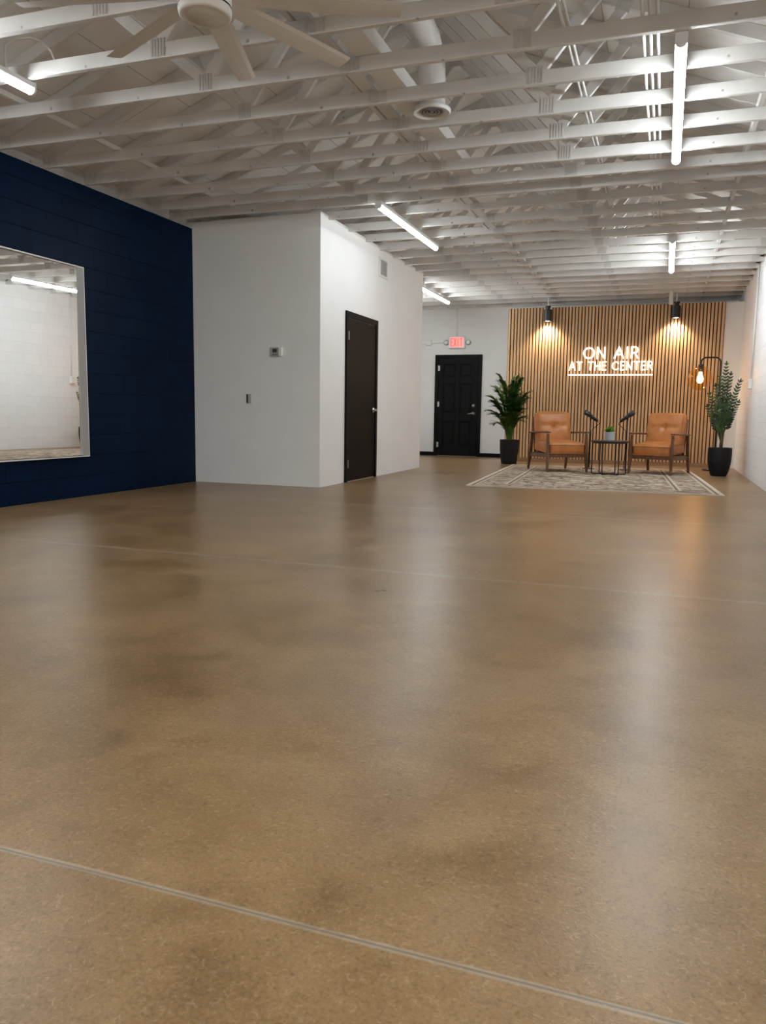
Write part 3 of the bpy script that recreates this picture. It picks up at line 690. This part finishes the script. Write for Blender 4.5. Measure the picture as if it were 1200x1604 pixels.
# ================================================================ ARMCHAIRS
def cushion(hw, hd, hh, r, puff, n=18, dents=(), seams=()):
    bm = B(); bmesh.ops.create_cube(bm, size=2.0)
    bmesh.ops.subdivide_edges(bm, edges=bm.edges, cuts=n, use_grid_fill=True)
    for v in bm.verts:
        x, y, z = v.co
        # denser near the edges so that the rounding reads
        f = lambda s: math.copysign(1 - (1-abs(s))**1.35, s) if abs(s) < 1 else s
        p = Vector((f(x)*hw, f(y)*hd, f(z)*hh))
        q = Vector((max(-hw+r, min(hw-r, p.x)), max(-hd+r, min(hd-r, p.y)), max(-hh+r, min(hh-r, p.z))))
        d = p - q
        if d.length > 1e-6: p = q + d.normalized()*r
        g = (1-(x*x)**1.5)*(1-(y*y)**1.5)
        if z > 0: p.z += puff*g*z
        else: p.z += -puff*0.5*g*abs(z)
        e = (1-(z*z))
        p.x += math.copysign(puff*0.35*e*(1-y*y), x) if abs(x) > 0.999 else 0
        p.y += math.copysign(puff*0.35*e*(1-x*x), y) if abs(y) > 0.999 else 0
        if z > 0.5:
            for (dx, dy, dep, rad) in dents:
                p.z -= dep*math.exp(-((p.x-dx)**2+(p.y-dy)**2)/(rad*rad))
            for (ax, pos, dep, wd) in seams:
                s = (p.x if ax == 'x' else p.y) - pos
                p.z -= dep*math.exp(-(s*s)/(wd*wd))*g
        v.co = p
    return bm
def make_chair(label, loc, rot):
    t = thing('armchair', label, 'armchair', loc, rot, 'tan leather lounge chairs on the rug')
    W, F, Bk = 0.365, -0.48, 0.48
    wn = M['walnut']
    tops = {}
    for sx in (-1, 1):
        # front leg: tapered post up to the arm; rear leg rakes back
        bm = B(); beam(bm, (sx*W*1.03, F-0.02, 0.0), (sx*W, F+0.01, 0.30), 0.040, 0.040, (0,1,0), 1.5); beam(bm, (sx*W, F+0.01, 0.30), (sx*W, F+0.035, 0.69), 0.060, 0.060, (0,1,0), 0.75); obj('leg', bm, wn, t, bevel=0.010)
        bm = B(); beam(bm, (sx*W*1.03, Bk+0.02, 0.0), (sx*W, Bk-0.06, 0.33), 0.040, 0.040, (0,1,0), 1.5); beam(bm, (sx*W, Bk-0.06, 0.33), (sx*W, Bk-0.10, 0.705), 0.060, 0.055, (0,1,0), 0.8); obj('leg', bm, wn, t, bevel=0.010)
        # arm: flat paddle, wider at the front
        bm = B(); ys = [F-0.035, F+0.0, F+0.10, 0.0, Bk-0.12, Bk-0.02]; ws = [0.055, 0.088, 0.094, 0.074, 0.058, 0.045]
        rings = [[bm.verts.new((sx*(W+0.005)+u*w/2, y, 0.705 + 0.014*math.cos((y-F)*2.4) + h)) for u, h in ((-1,-0.016),(1,-0.016),(1,0.014),(-1,0.014))] for y, w in zip(ys, ws)]
        for a, c in zip(rings, rings[1:]):
            for i in range(4): bm.faces.new((a[i], a[(i+1)%4], c[(i+1)%4], c[i]))
        bm.faces.new(rings[0][::-1]); bm.faces.new(rings[-1]); obj('arm', bm, wn, t, bevel=0.010)
        bm = B(); beam(bm, (sx*(W-0.005), F+0.01, 0.30), (sx*(W-0.005), Bk-0.055, 0.275), 0.075, 0.032, (0,1,0) if False else (1,0,0)); obj('side_rail', bm, wn, t, bevel=0.006)
    bm = B(); box(bm, -W, W, F, F+0.032, 0.265, 0.345); obj('front_rail', bm, wn, t, bevel=0.006)
    bm = B(); box(bm, -W, W, Bk-0.085, Bk-0.053, 0.24, 0.31); obj('rear_rail', bm, wn, t, bevel=0.006)
    bm = B(); box(bm, -W+0.02, W-0.02, F+0.03, Bk-0.08, 0.305, 0.325); obj('seat_deck', bm, M['felt'], t)
    # back frame: two raked posts, top rail and slats behind the cushion
    rk = lambda z: Bk-0.12 + (z-0.33)*0.20
    bm = B()
    for sx in (-1, 1): beam(bm, (sx*0.30, rk(0.30), 0.30), (sx*0.30, rk(0.98), 0.98), 0.045, 0.032)
    beam(bm, (-0.30, rk(0.97), 0.97), (0.30, rk(0.97), 0.97), 0.06, 0.03, (0,1,0))
    for i in range(6): x = -0.22 + i*0.088; beam(bm, (x, rk(0.31), 0.31), (x, rk(0.96), 0.96), 0.022, 0.018)
    obj('back_frame', bm, wn, t, bevel=0.005)
    # cushions
    bm = cushion(0.338, 0.415, 0.105, 0.062, 0.030, seams=())
    bmesh.ops.rotate(bm, verts=bm.verts, cent=(0,0,0), matrix=Matrix.Rotation(math.radians(3), 3, 'X'))
    bmesh.ops.translate(bm, verts=bm.verts, vec=(0, -0.075, 0.437)); seat = obj('seat_cushion', bm, M['leather'], t, smooth=True)
    bm = B(); pth = []
    for cx_, cy_, a0 in ((0.338-0.06, 0.415-0.06, 0), (-0.338+0.06, 0.415-0.06, 90), (-0.338+0.06, -0.415+0.06, 180), (0.338-0.06, -0.415+0.06, 270)):
        for i in range(6): a = math.radians(a0+i*18); pth.append((cx_+0.062*math.cos(a), cy_+0.062*math.sin(a)))
    pth.append(pth[0])
    for zz in (0.075, -0.075): tube(bm, [(x*1.012, y*1.012, zz) for x, y in pth], 0.007, 6, caps=False)
    bmesh.ops.rotate(bm, verts=bm.verts, cent=(0,0,0), matrix=Matrix.Rotation(math.radians(3), 3, 'X'))
    bmesh.ops.translate(bm, verts=bm.verts, vec=(0, -0.075, 0.437)); obj('piping', bm, M['leather'], seat, smooth=True)
    bm = cushion(0.335, 0.315, 0.085, 0.055, 0.045, 22, dents=((0, 0.04, 0.050, 0.05), (0.17, 0.04, 0.022, 0.035), (-0.17, 0.04, 0.022, 0.035)), seams=(('y', 0.04, 0.020, 0.022), ('x', 0.0, 0.014, 0.02)))
    Rm = Matrix.Translation((0, Bk-0.20, 0.765)) @ Matrix.Rotation(math.radians(90-13), 4, 'X')
    for v in bm.verts: v.co = Rm @ v.co
    bk = obj('back_cushion', bm, M['leather'], t, smooth=True)
    bm = B(); bmesh.ops.create_uvsphere(bm, u_segments=14, v_segments=8, radius=0.017, matrix=Rm @ Matrix.Translation((0, 0.04, 0.092)) @ Matrix.Diagonal((1, 1, 0.5, 1))); obj('button', bm, M['leather'], bk, smooth=True)
    return t
make_chair('tan leather armchair with walnut frame beside the leafy palm', (-1.858, 14.825, RZ0+0.0035), 0.504)
make_chair('tan leather armchair with walnut frame beside the floor lamp', (-0.051, 15.10, RZ0+0.0035), -0.323)

# ================================================================ SIDE TABLE AND PLANTER
TC = (-0.885, 14.27)
t = thing('side_table', 'round dark side table with thin black wire legs between the armchairs', 'table', (TC[0], TC[1], RZ0))
bm = B(); lathe(bm, [(0, 0.562), (0.305, 0.562), (0.318, 0.570), (0.318, 0.590), (0.310, 0.597), (0, 0.597)], 48); obj('tabletop', bm, wood('dark_top', (0.018, 0.010, 0.008), (0.045, 0.024, 0.018), 0.4, 'X'), t)
for a in (187, 251, 128):
    ca, sa = math.cos(math.radians(a)), math.sin(math.radians(a)); r = 0.288
    bm = B(); tube(bm, [(r*ca, r*sa, 0.563), (r*ca, r*sa, 0.03), (r*ca*0.99, r*sa*0.99, 0.016), (r*ca*0.94, r*sa*0.94, 0.0118), (-r*ca*0.94, -r*sa*0.94, 0.0118), (-r*ca*0.99, -r*sa*0.99, 0.016), (-r*ca, -r*sa, 0.03), (-r*ca, -r*sa, 0.563)], 0.0105, 8)
    obj('leg_frame', bm, M['blackmetal'], t, smooth=True)
bm = B(); tube(bm, [(0.288*math.cos(2*PI*i/40), 0.288*math.sin(2*PI*i/40), 0.556) for i in range(41)], 0.008, 8, caps=False); obj('top_ring', bm, M['blackmetal'], t, smooth=True)
pz = RZ0 + 0.597
t = thing('potted_plant', 'small bushy green plant in a pale grey cup on the side table', 'plant', (TC[0]-0.005, TC[1]-0.02, pz))
bm = B(); lathe(bm, [(0, 0), (0.074, 0), (0.080, 0.01), (0.090, 0.148), (0.084, 0.15), (0.080, 0.135), (0, 0.13)], 28); obj('pot', bm, M['planter'], t, smooth=False)
bm = B(); rnd = random.Random(3)
for i in range(150):
    a = rnd.uniform(0, 2*PI); el = math.acos(rnd.uniform(0.05, 1)); d = Vector((math.sin(el)*math.cos(a), math.sin(el)*math.sin(a), math.cos(el)))
    L = rnd.uniform(0.07, 0.125); base = Vector((rnd.uniform(-.04,.04), rnd.uniform(-.04,.04), 0.14)); tip = base + Vector((d.x*L*0.95, d.y*L*0.95, d.z*L+0.01)); mid = base.lerp(tip, 0.55) + Vector((0,0,0.012))
    s = d.cross(Vector((0,0,1)));  s = s.normalized()*0.012 if s.length > 1e-3 else Vector((0.012,0,0))
    v = [bm.verts.new(c) for c in (base-s*0.4, base+s*0.4, mid+s, tip, mid-s)]; bm.faces.new((v[0], v[1], v[2], v[4])); bm.faces.new((v[4], v[2], v[3]))
obj('leaves', bm, M['tuft'], t, recalc=False)

# ================================================================ MICROPHONES
def mic(px, pyy, s, label):
    t = thing('microphone_stand', label, 'microphone', (px, pyy, RZ0), 0, 'microphones on thin stands behind the armchairs')
    bm = B(); lathe(bm, [(0, 0), (0.115, 0), (0.115, 0.012), (0.03, 0.024), (0, 0.024)], 28); obj('base', bm, M['blackmetal'], t)
    bm = B(); tube(bm, [(0, 0, 0.02), (0, 0, 0.97)], 0.013, 10); obj('pole', bm, M['blackmetal'], t, smooth=True)
    # s = +1: head points up towards -x
    d = Vector((-s*0.80, -0.10, 0.60)).normalized(); c = Vector((s*0.01, -0.02, 1.015))
    bm = B(); tube(bm, [c - d*0.155, c - d*0.15, c - d*0.02, c + d*0.03], [0.020, 0.027, 0.033, 0.036], 16); body = obj('mic_body', bm, M['blackmetal'], t, smooth=True)
    bm = B(); tube(bm, [c + d*0.028, c + d*0.04, c + d*0.13, c + d*0.158, c + d*0.165], [0.036, 0.046, 0.050, 0.040, 0.018], 16); obj('mic_head', bm, M['dark'], t, smooth=True)
    bm = B(); tube(bm, [(0, 0, 0.95), (0, 0, 0.985), tuple(c)], [0.018, 0.022, 0.020], 10); obj('clip', bm, M['blackmetal'], t, smooth=True)
    bm = B(); e = c - d*0.155; tube(bm, [tuple(e), tuple(e - d*0.04 + Vector((0,0,-0.02))), (e.x*0.6, -0.02, e.z-0.12), (0.018*s, -0.012, 0.74), (0.016*s, -0.012, 0.3), (0.03*s, -0.02, 0.03)], 0.006, 6); obj('cable', bm, M['black'], t, smooth=True)
mic(-1.345, 15.62, 1, 'black microphone on a thin stand behind the armchair by the palm')
mic(-0.665, 15.62, -1, 'black microphone on a thin stand behind the armchair by the floor lamp')

# ================================================================ FLOOR LAMP
LX, LY = 0.965, 16.72
t = thing('floor_lamp', 'arched black floor lamp with a glowing bulb in an amber glass globe', 'lamp', (LX, LY, 0))
bm = B(); lathe(bm, [(0, 0), (0.165, 0), (0.165, 0.025), (0.15, 0.035), (0, 0.035)], 36, cx=-0.06, cy=-0.15); obj('base', bm, M['blackmetal'], t)
bx = -0.355
pts = [(0.0, 0, 0.03), (0, 0, 2.08)] + arc(-0.10, 2.10, 0.10, 0, 90, 8) + arc(bx+0.10, 2.10, 0.10, 90, 180, 8) + [(bx, 0, 2.03)]
bm = B(); tube(bm, pts, 0.017, 12); obj('pole', bm, M['blackmetal'], t, smooth=True)
bm = B(); lathe(bm, [(0, 2.075), (0.03, 2.075), (0.045, 2.06), (0.045, 1.965), (0.036, 1.955), (0.036, 1.925), (0, 1.925)], 24, cx=bx); obj('socket', bm, M['blackmetal'], t, smooth=False)
bm = B(); lathe(bm, [(0, 1.70), (0.03, 1.705), (0.055, 1.735), (0.062, 1.775), (0.055, 1.82), (0.036, 1.87), (0.028, 1.925)], 24, cx=bx); obj('bulb', bm, M['bulbglass'], t, smooth=True)
bm = B(); prof = []
for i in range(25):
    a = math.radians(-90 + i*165/24); prof.append((max(0.0, 0.235*math.cos(a)) if i else 0.0, 1.80 + 0.235*math.sin(a)))
lathe(bm, prof, 40, cx=bx); obj('globe', bm, M['amber'], t, smooth=True)
Lp = bpy.data.lights.new('bulb_lamp', 'POINT'); Lp.energy = 7.0; Lp.color = (1.0, 0.50, 0.16); Lp.shadow_soft_size = 0.05
lo_ = bpy.data.objects.new('bulb_lamp', Lp); link(lo_, t); lo_.location = Vector((bx, -0.075, 1.78))*S

# ================================================================ PLANTS
def leaflet(bm, base, d, up, L, w, droop=0.0):
    """narrow folded blade"""
    d = d.normalized(); s = d.cross(up)
    s = s.normalized() if s.length > 1e-4 else Vector((1,0,0))
    n = s.cross(d).normalized(); g = Vector((0,0,-1))*droop
    rows = []
    for f, ww in ((0.0, 0.25), (0.3, 1.0), (0.65, 0.8), (1.0, 0.0)):
        c = base + d*(L*f) + g*(L*f*f)
        if ww == 0: rows.append([bm.verts.new(c)])
        else: rows.append([bm.verts.new(c - s*w*ww/2 + n*w*0.12*ww), bm.verts.new(c), bm.verts.new(c + s*w*ww/2 + n*w*0.12*ww)])
    for a, b_ in zip(rows, rows[1:]):
        if len(b_) == 3:
            bm.faces.new((a[0], a[1], b_[1], b_[0])); bm.faces.new((a[1], a[2], b_[2], b_[1]))
        else:
            bm.faces.new((a[0], a[1], b_[0])); bm.faces.new((a[1], a[2], b_[0]))
def bez(p0, p1, p2, t_): return p0*(1-t_)**2 + p1*2*t_*(1-t_) + p2*t_*t_
# palm
t = thing('potted_palm', 'tall feathery palm in a black pot beside the exit door', 'plant', (-3.075, 16.52, 0))
bm = B(); lathe(bm, [(0, 0), (0.155, 0), (0.163, 0.012), (0.196, 0.28), (0.203, 0.505), (0.198, 0.515), (0.185, 0.512), (0.180, 0.46), (0, 0.46)], 40); obj('pot', bm, M['pot'], t)
bm = B(); lathe(bm, [(0, 0.475), (0.182, 0.47), (0.182, 0.465)], 30); obj('soil', bm, M['soil'], t)
rnd = random.Random(11)
fr = [ # tip x, y, z, height of the bend
 (-0.43, -0.05, 1.30, 1.12), (-0.50, 0.02, 1.42, 1.20), (-0.40, 0.1, 1.62, 1.38), (-0.27, -0.1, 1.86, 1.50), (-0.48, -0.1, 1.12, 0.98), (-0.36, 0.1, 0.84, 0.82),
 (0.08, 0.1, 1.83, 1.45), (0.24, -0.05, 1.78, 1.42), (0.40, 0.08, 1.52, 1.28), (0.38, -0.12, 1.38, 1.16), (0.32, -0.2, 1.16, 1.0), (0.30, 0.1, 0.98, 0.9), (-0.08, -0.38, 1.34, 1.18), (0.12, -0.4, 1.18, 1.05), (-0.2, -0.3, 1.05, 0.95),
 (-0.02, -0.25, 1.62, 1.30), (0.1, 0.32, 1.5, 1.3), (0.20, -0.28, 1.45, 1.2)]
fr += [(a*0.78, b_-0.12, c*0.93, d_*0.95) for a, b_, c, d_ in fr if c > 0.9 and a != 0] 
for k, (tx, fy, tz, hb) in enumerate(fr):
    bm = B(); p0 = Vector((tx*0.10, fy*0.10, 0.46)); p2 = Vector((tx, fy, tz)); p1 = Vector((tx*0.28, fy*0.28, hb*1.12))
    pts = [bez(p0, p1, p2, i/16) for i in range(17)]
    tube(bm, [tuple(p) for p in pts], [0.010 - 0.008*i/16 for i in range(17)], 5)
    nl = 22
    for i in range(nl):
        u = 0.30 + 0.69*i/(nl-1); p = bez(p0, p1, p2, u); tn = (bez(p0, p1, p2, min(1, u+0.02)) - bez(p0, p1, p2, u-0.02)).normalized()
        sd = tn.cross(Vector((0,0,1)))
        sd = sd.normalized() if sd.length > 1e-3 else Vector((1,0,0))
        Lf = 0.27*math.sin(PI*min(1, 0.14+0.80*(u-0.30)/0.69))**0.7 * rnd.uniform(0.85, 1.1) + 0.03
        for sgn in (-1, 1):
            dd = tn*0.75 + sd*sgn*0.72 + Vector((0, 0, rnd.uniform(0.0, 0.25)))
            leaflet(bm, p, dd, Vector((0,0,1)), Lf, 0.031, rnd.uniform(0.12, 0.35))
    obj('frond', bm, M['palm'], t, recalc=False)
# glossy plant
t = thing('potted_zamioculcas', 'tall dark leafy plant in a black pot beside the white block wall', 'plant', (0.955, 15.08, 0))
bm = B(); lathe(bm, [(0, 0), (0.120, 0), (0.135, 0.012), (0.172, 0.12), (0.196, 0.25), (0.202, 0.40), (0.198, 0.495), (0.192, 0.505), (0.180, 0.50), (0.176, 0.45), (0, 0.45)], 40); obj('pot', bm, M['pot'], t)
bm = B(); lathe(bm, [(0, 0.468), (0.178, 0.462), (0.178, 0.457)], 30); obj('soil', bm, M['soil'], t)
rnd = random.Random(5)
st = [(0.01, 0.0, 1.96), (0.085, -0.08, 1.78), (0.245, 0.0, 1.66), (0.235, -0.05, 1.30), (-0.07, 0.05, 1.74), (-0.14, -0.05, 1.58), (-0.225, 0.0, 1.44), (-0.245, -0.06, 1.22), (-0.10, -0.14, 1.20), (0.10, -0.10, 1.40)]
bm = B(); tube(bm, [(0, 0, 0.45), (0.005, 0, 0.62), (-0.005, 0, 0.80)], [0.026, 0.022, 0.016], 10)
tube(bm, [(0.02, 0, 0.45), (0.03, 0, 0.65), (0.05, 0, 0.85)], [0.018, 0.016, 0.012], 10); obj('stem', bm, M['stem'], t, smooth=True)
for k, (tx, fy, tz) in enumerate(st):
    bm = B(); p0 = Vector((0.0, 0, 0.60)); p2 = Vector((tx, fy, tz)); p1 = Vector((tx*0.35, fy*0.35, 0.60+(tz-0.60)*0.48))
    tube(bm, [tuple(bez(p0, p1, p2, i/12)) for i in range(13)], [0.010-0.006*i/12 for i in range(13)], 5)
    nl = int(9*(tz-0.60)/0.9)+4
    for i in range(nl):
        u = 0.34 + 0.65*i/(nl-1); p = bez(p0, p1, p2, u); tn = (bez(p0, p1, p2, min(1, u+0.02)) - bez(p0, p1, p2, u-0.02)).normalized()
        sd = tn.cross(Vector((0, -1, 0.15))).normalized()
        sz = 0.128*(1.0-0.45*(u-0.34)/0.65)*rnd.uniform(0.85, 1.1)
        for sgn in (-1, 1):
            dd = tn*0.72 + sd*sgn*0.72 + Vector((0, rnd.uniform(-0.5, 0.5), 0.08))
            leaflet(bm, p, dd, Vector((0, -1, 0.3)), sz, sz*0.40, 0.05)
    leaflet(bm, p2, (p2-p1), Vector((0,-1,0)), 0.07, 0.03)
    obj('branch', bm, M['zz'], t, recalc=False)

# ================================================================ WORLD, CAMERA, VIEW
w = bpy.data.worlds.new('World'); scene.world = w; w.use_nodes = True
w.node_tree.nodes['Background'].inputs[0].default_value = (0.0, 0.0, 0.0, 1); w.node_tree.nodes['Background'].inputs[1].default_value = 0.0
f_px, yaw, pit, roll = 1220.1, 0.3431, 0.1243, 0.0145
cy, sy, cp, sp = math.cos(yaw), math.sin(yaw), math.cos(pit), math.sin(pit)
fw = Vector((-sy*cp, cy*cp, -sp)); r0 = Vector((cy, sy, 0)); u0 = r0.cross(fw)
r1 = r0*math.cos(roll) + u0*math.sin(roll); u1 = -r0*math.sin(roll) + u0*math.cos(roll)
cam = bpy.data.cameras.new('camera'); co_ = bpy.data.objects.new('camera', cam); COL.objects.link(co_)
co_.matrix_world = Matrix(((r1.x, u1.x, -fw.x, 0), (r1.y, u1.y, -fw.y, 0), (r1.z, u1.z, -fw.z, S), (0, 0, 0, 1)))
cam.sensor_fit = 'VERTICAL'; cam.sensor_height = 36.0; cam.sensor_width = 27.0; cam.lens = 36.0*f_px/1604.0; cam.clip_start = 0.05; cam.clip_end = 100
scene.camera = co_
vs = scene.view_settings; vs.view_transform = 'Standard'; vs.look = 'None'; vs.exposure = 0.15; vs.gamma = 1.0; vs.use_curve_mapping = False
scene.cycles.use_denoising = True
scene.cycles.max_bounces = 10; scene.cycles.diffuse_bounces = 6; scene.cycles.transparent_max_bounces = 12
scene.cycles.sample_clamp_indirect = 6.0
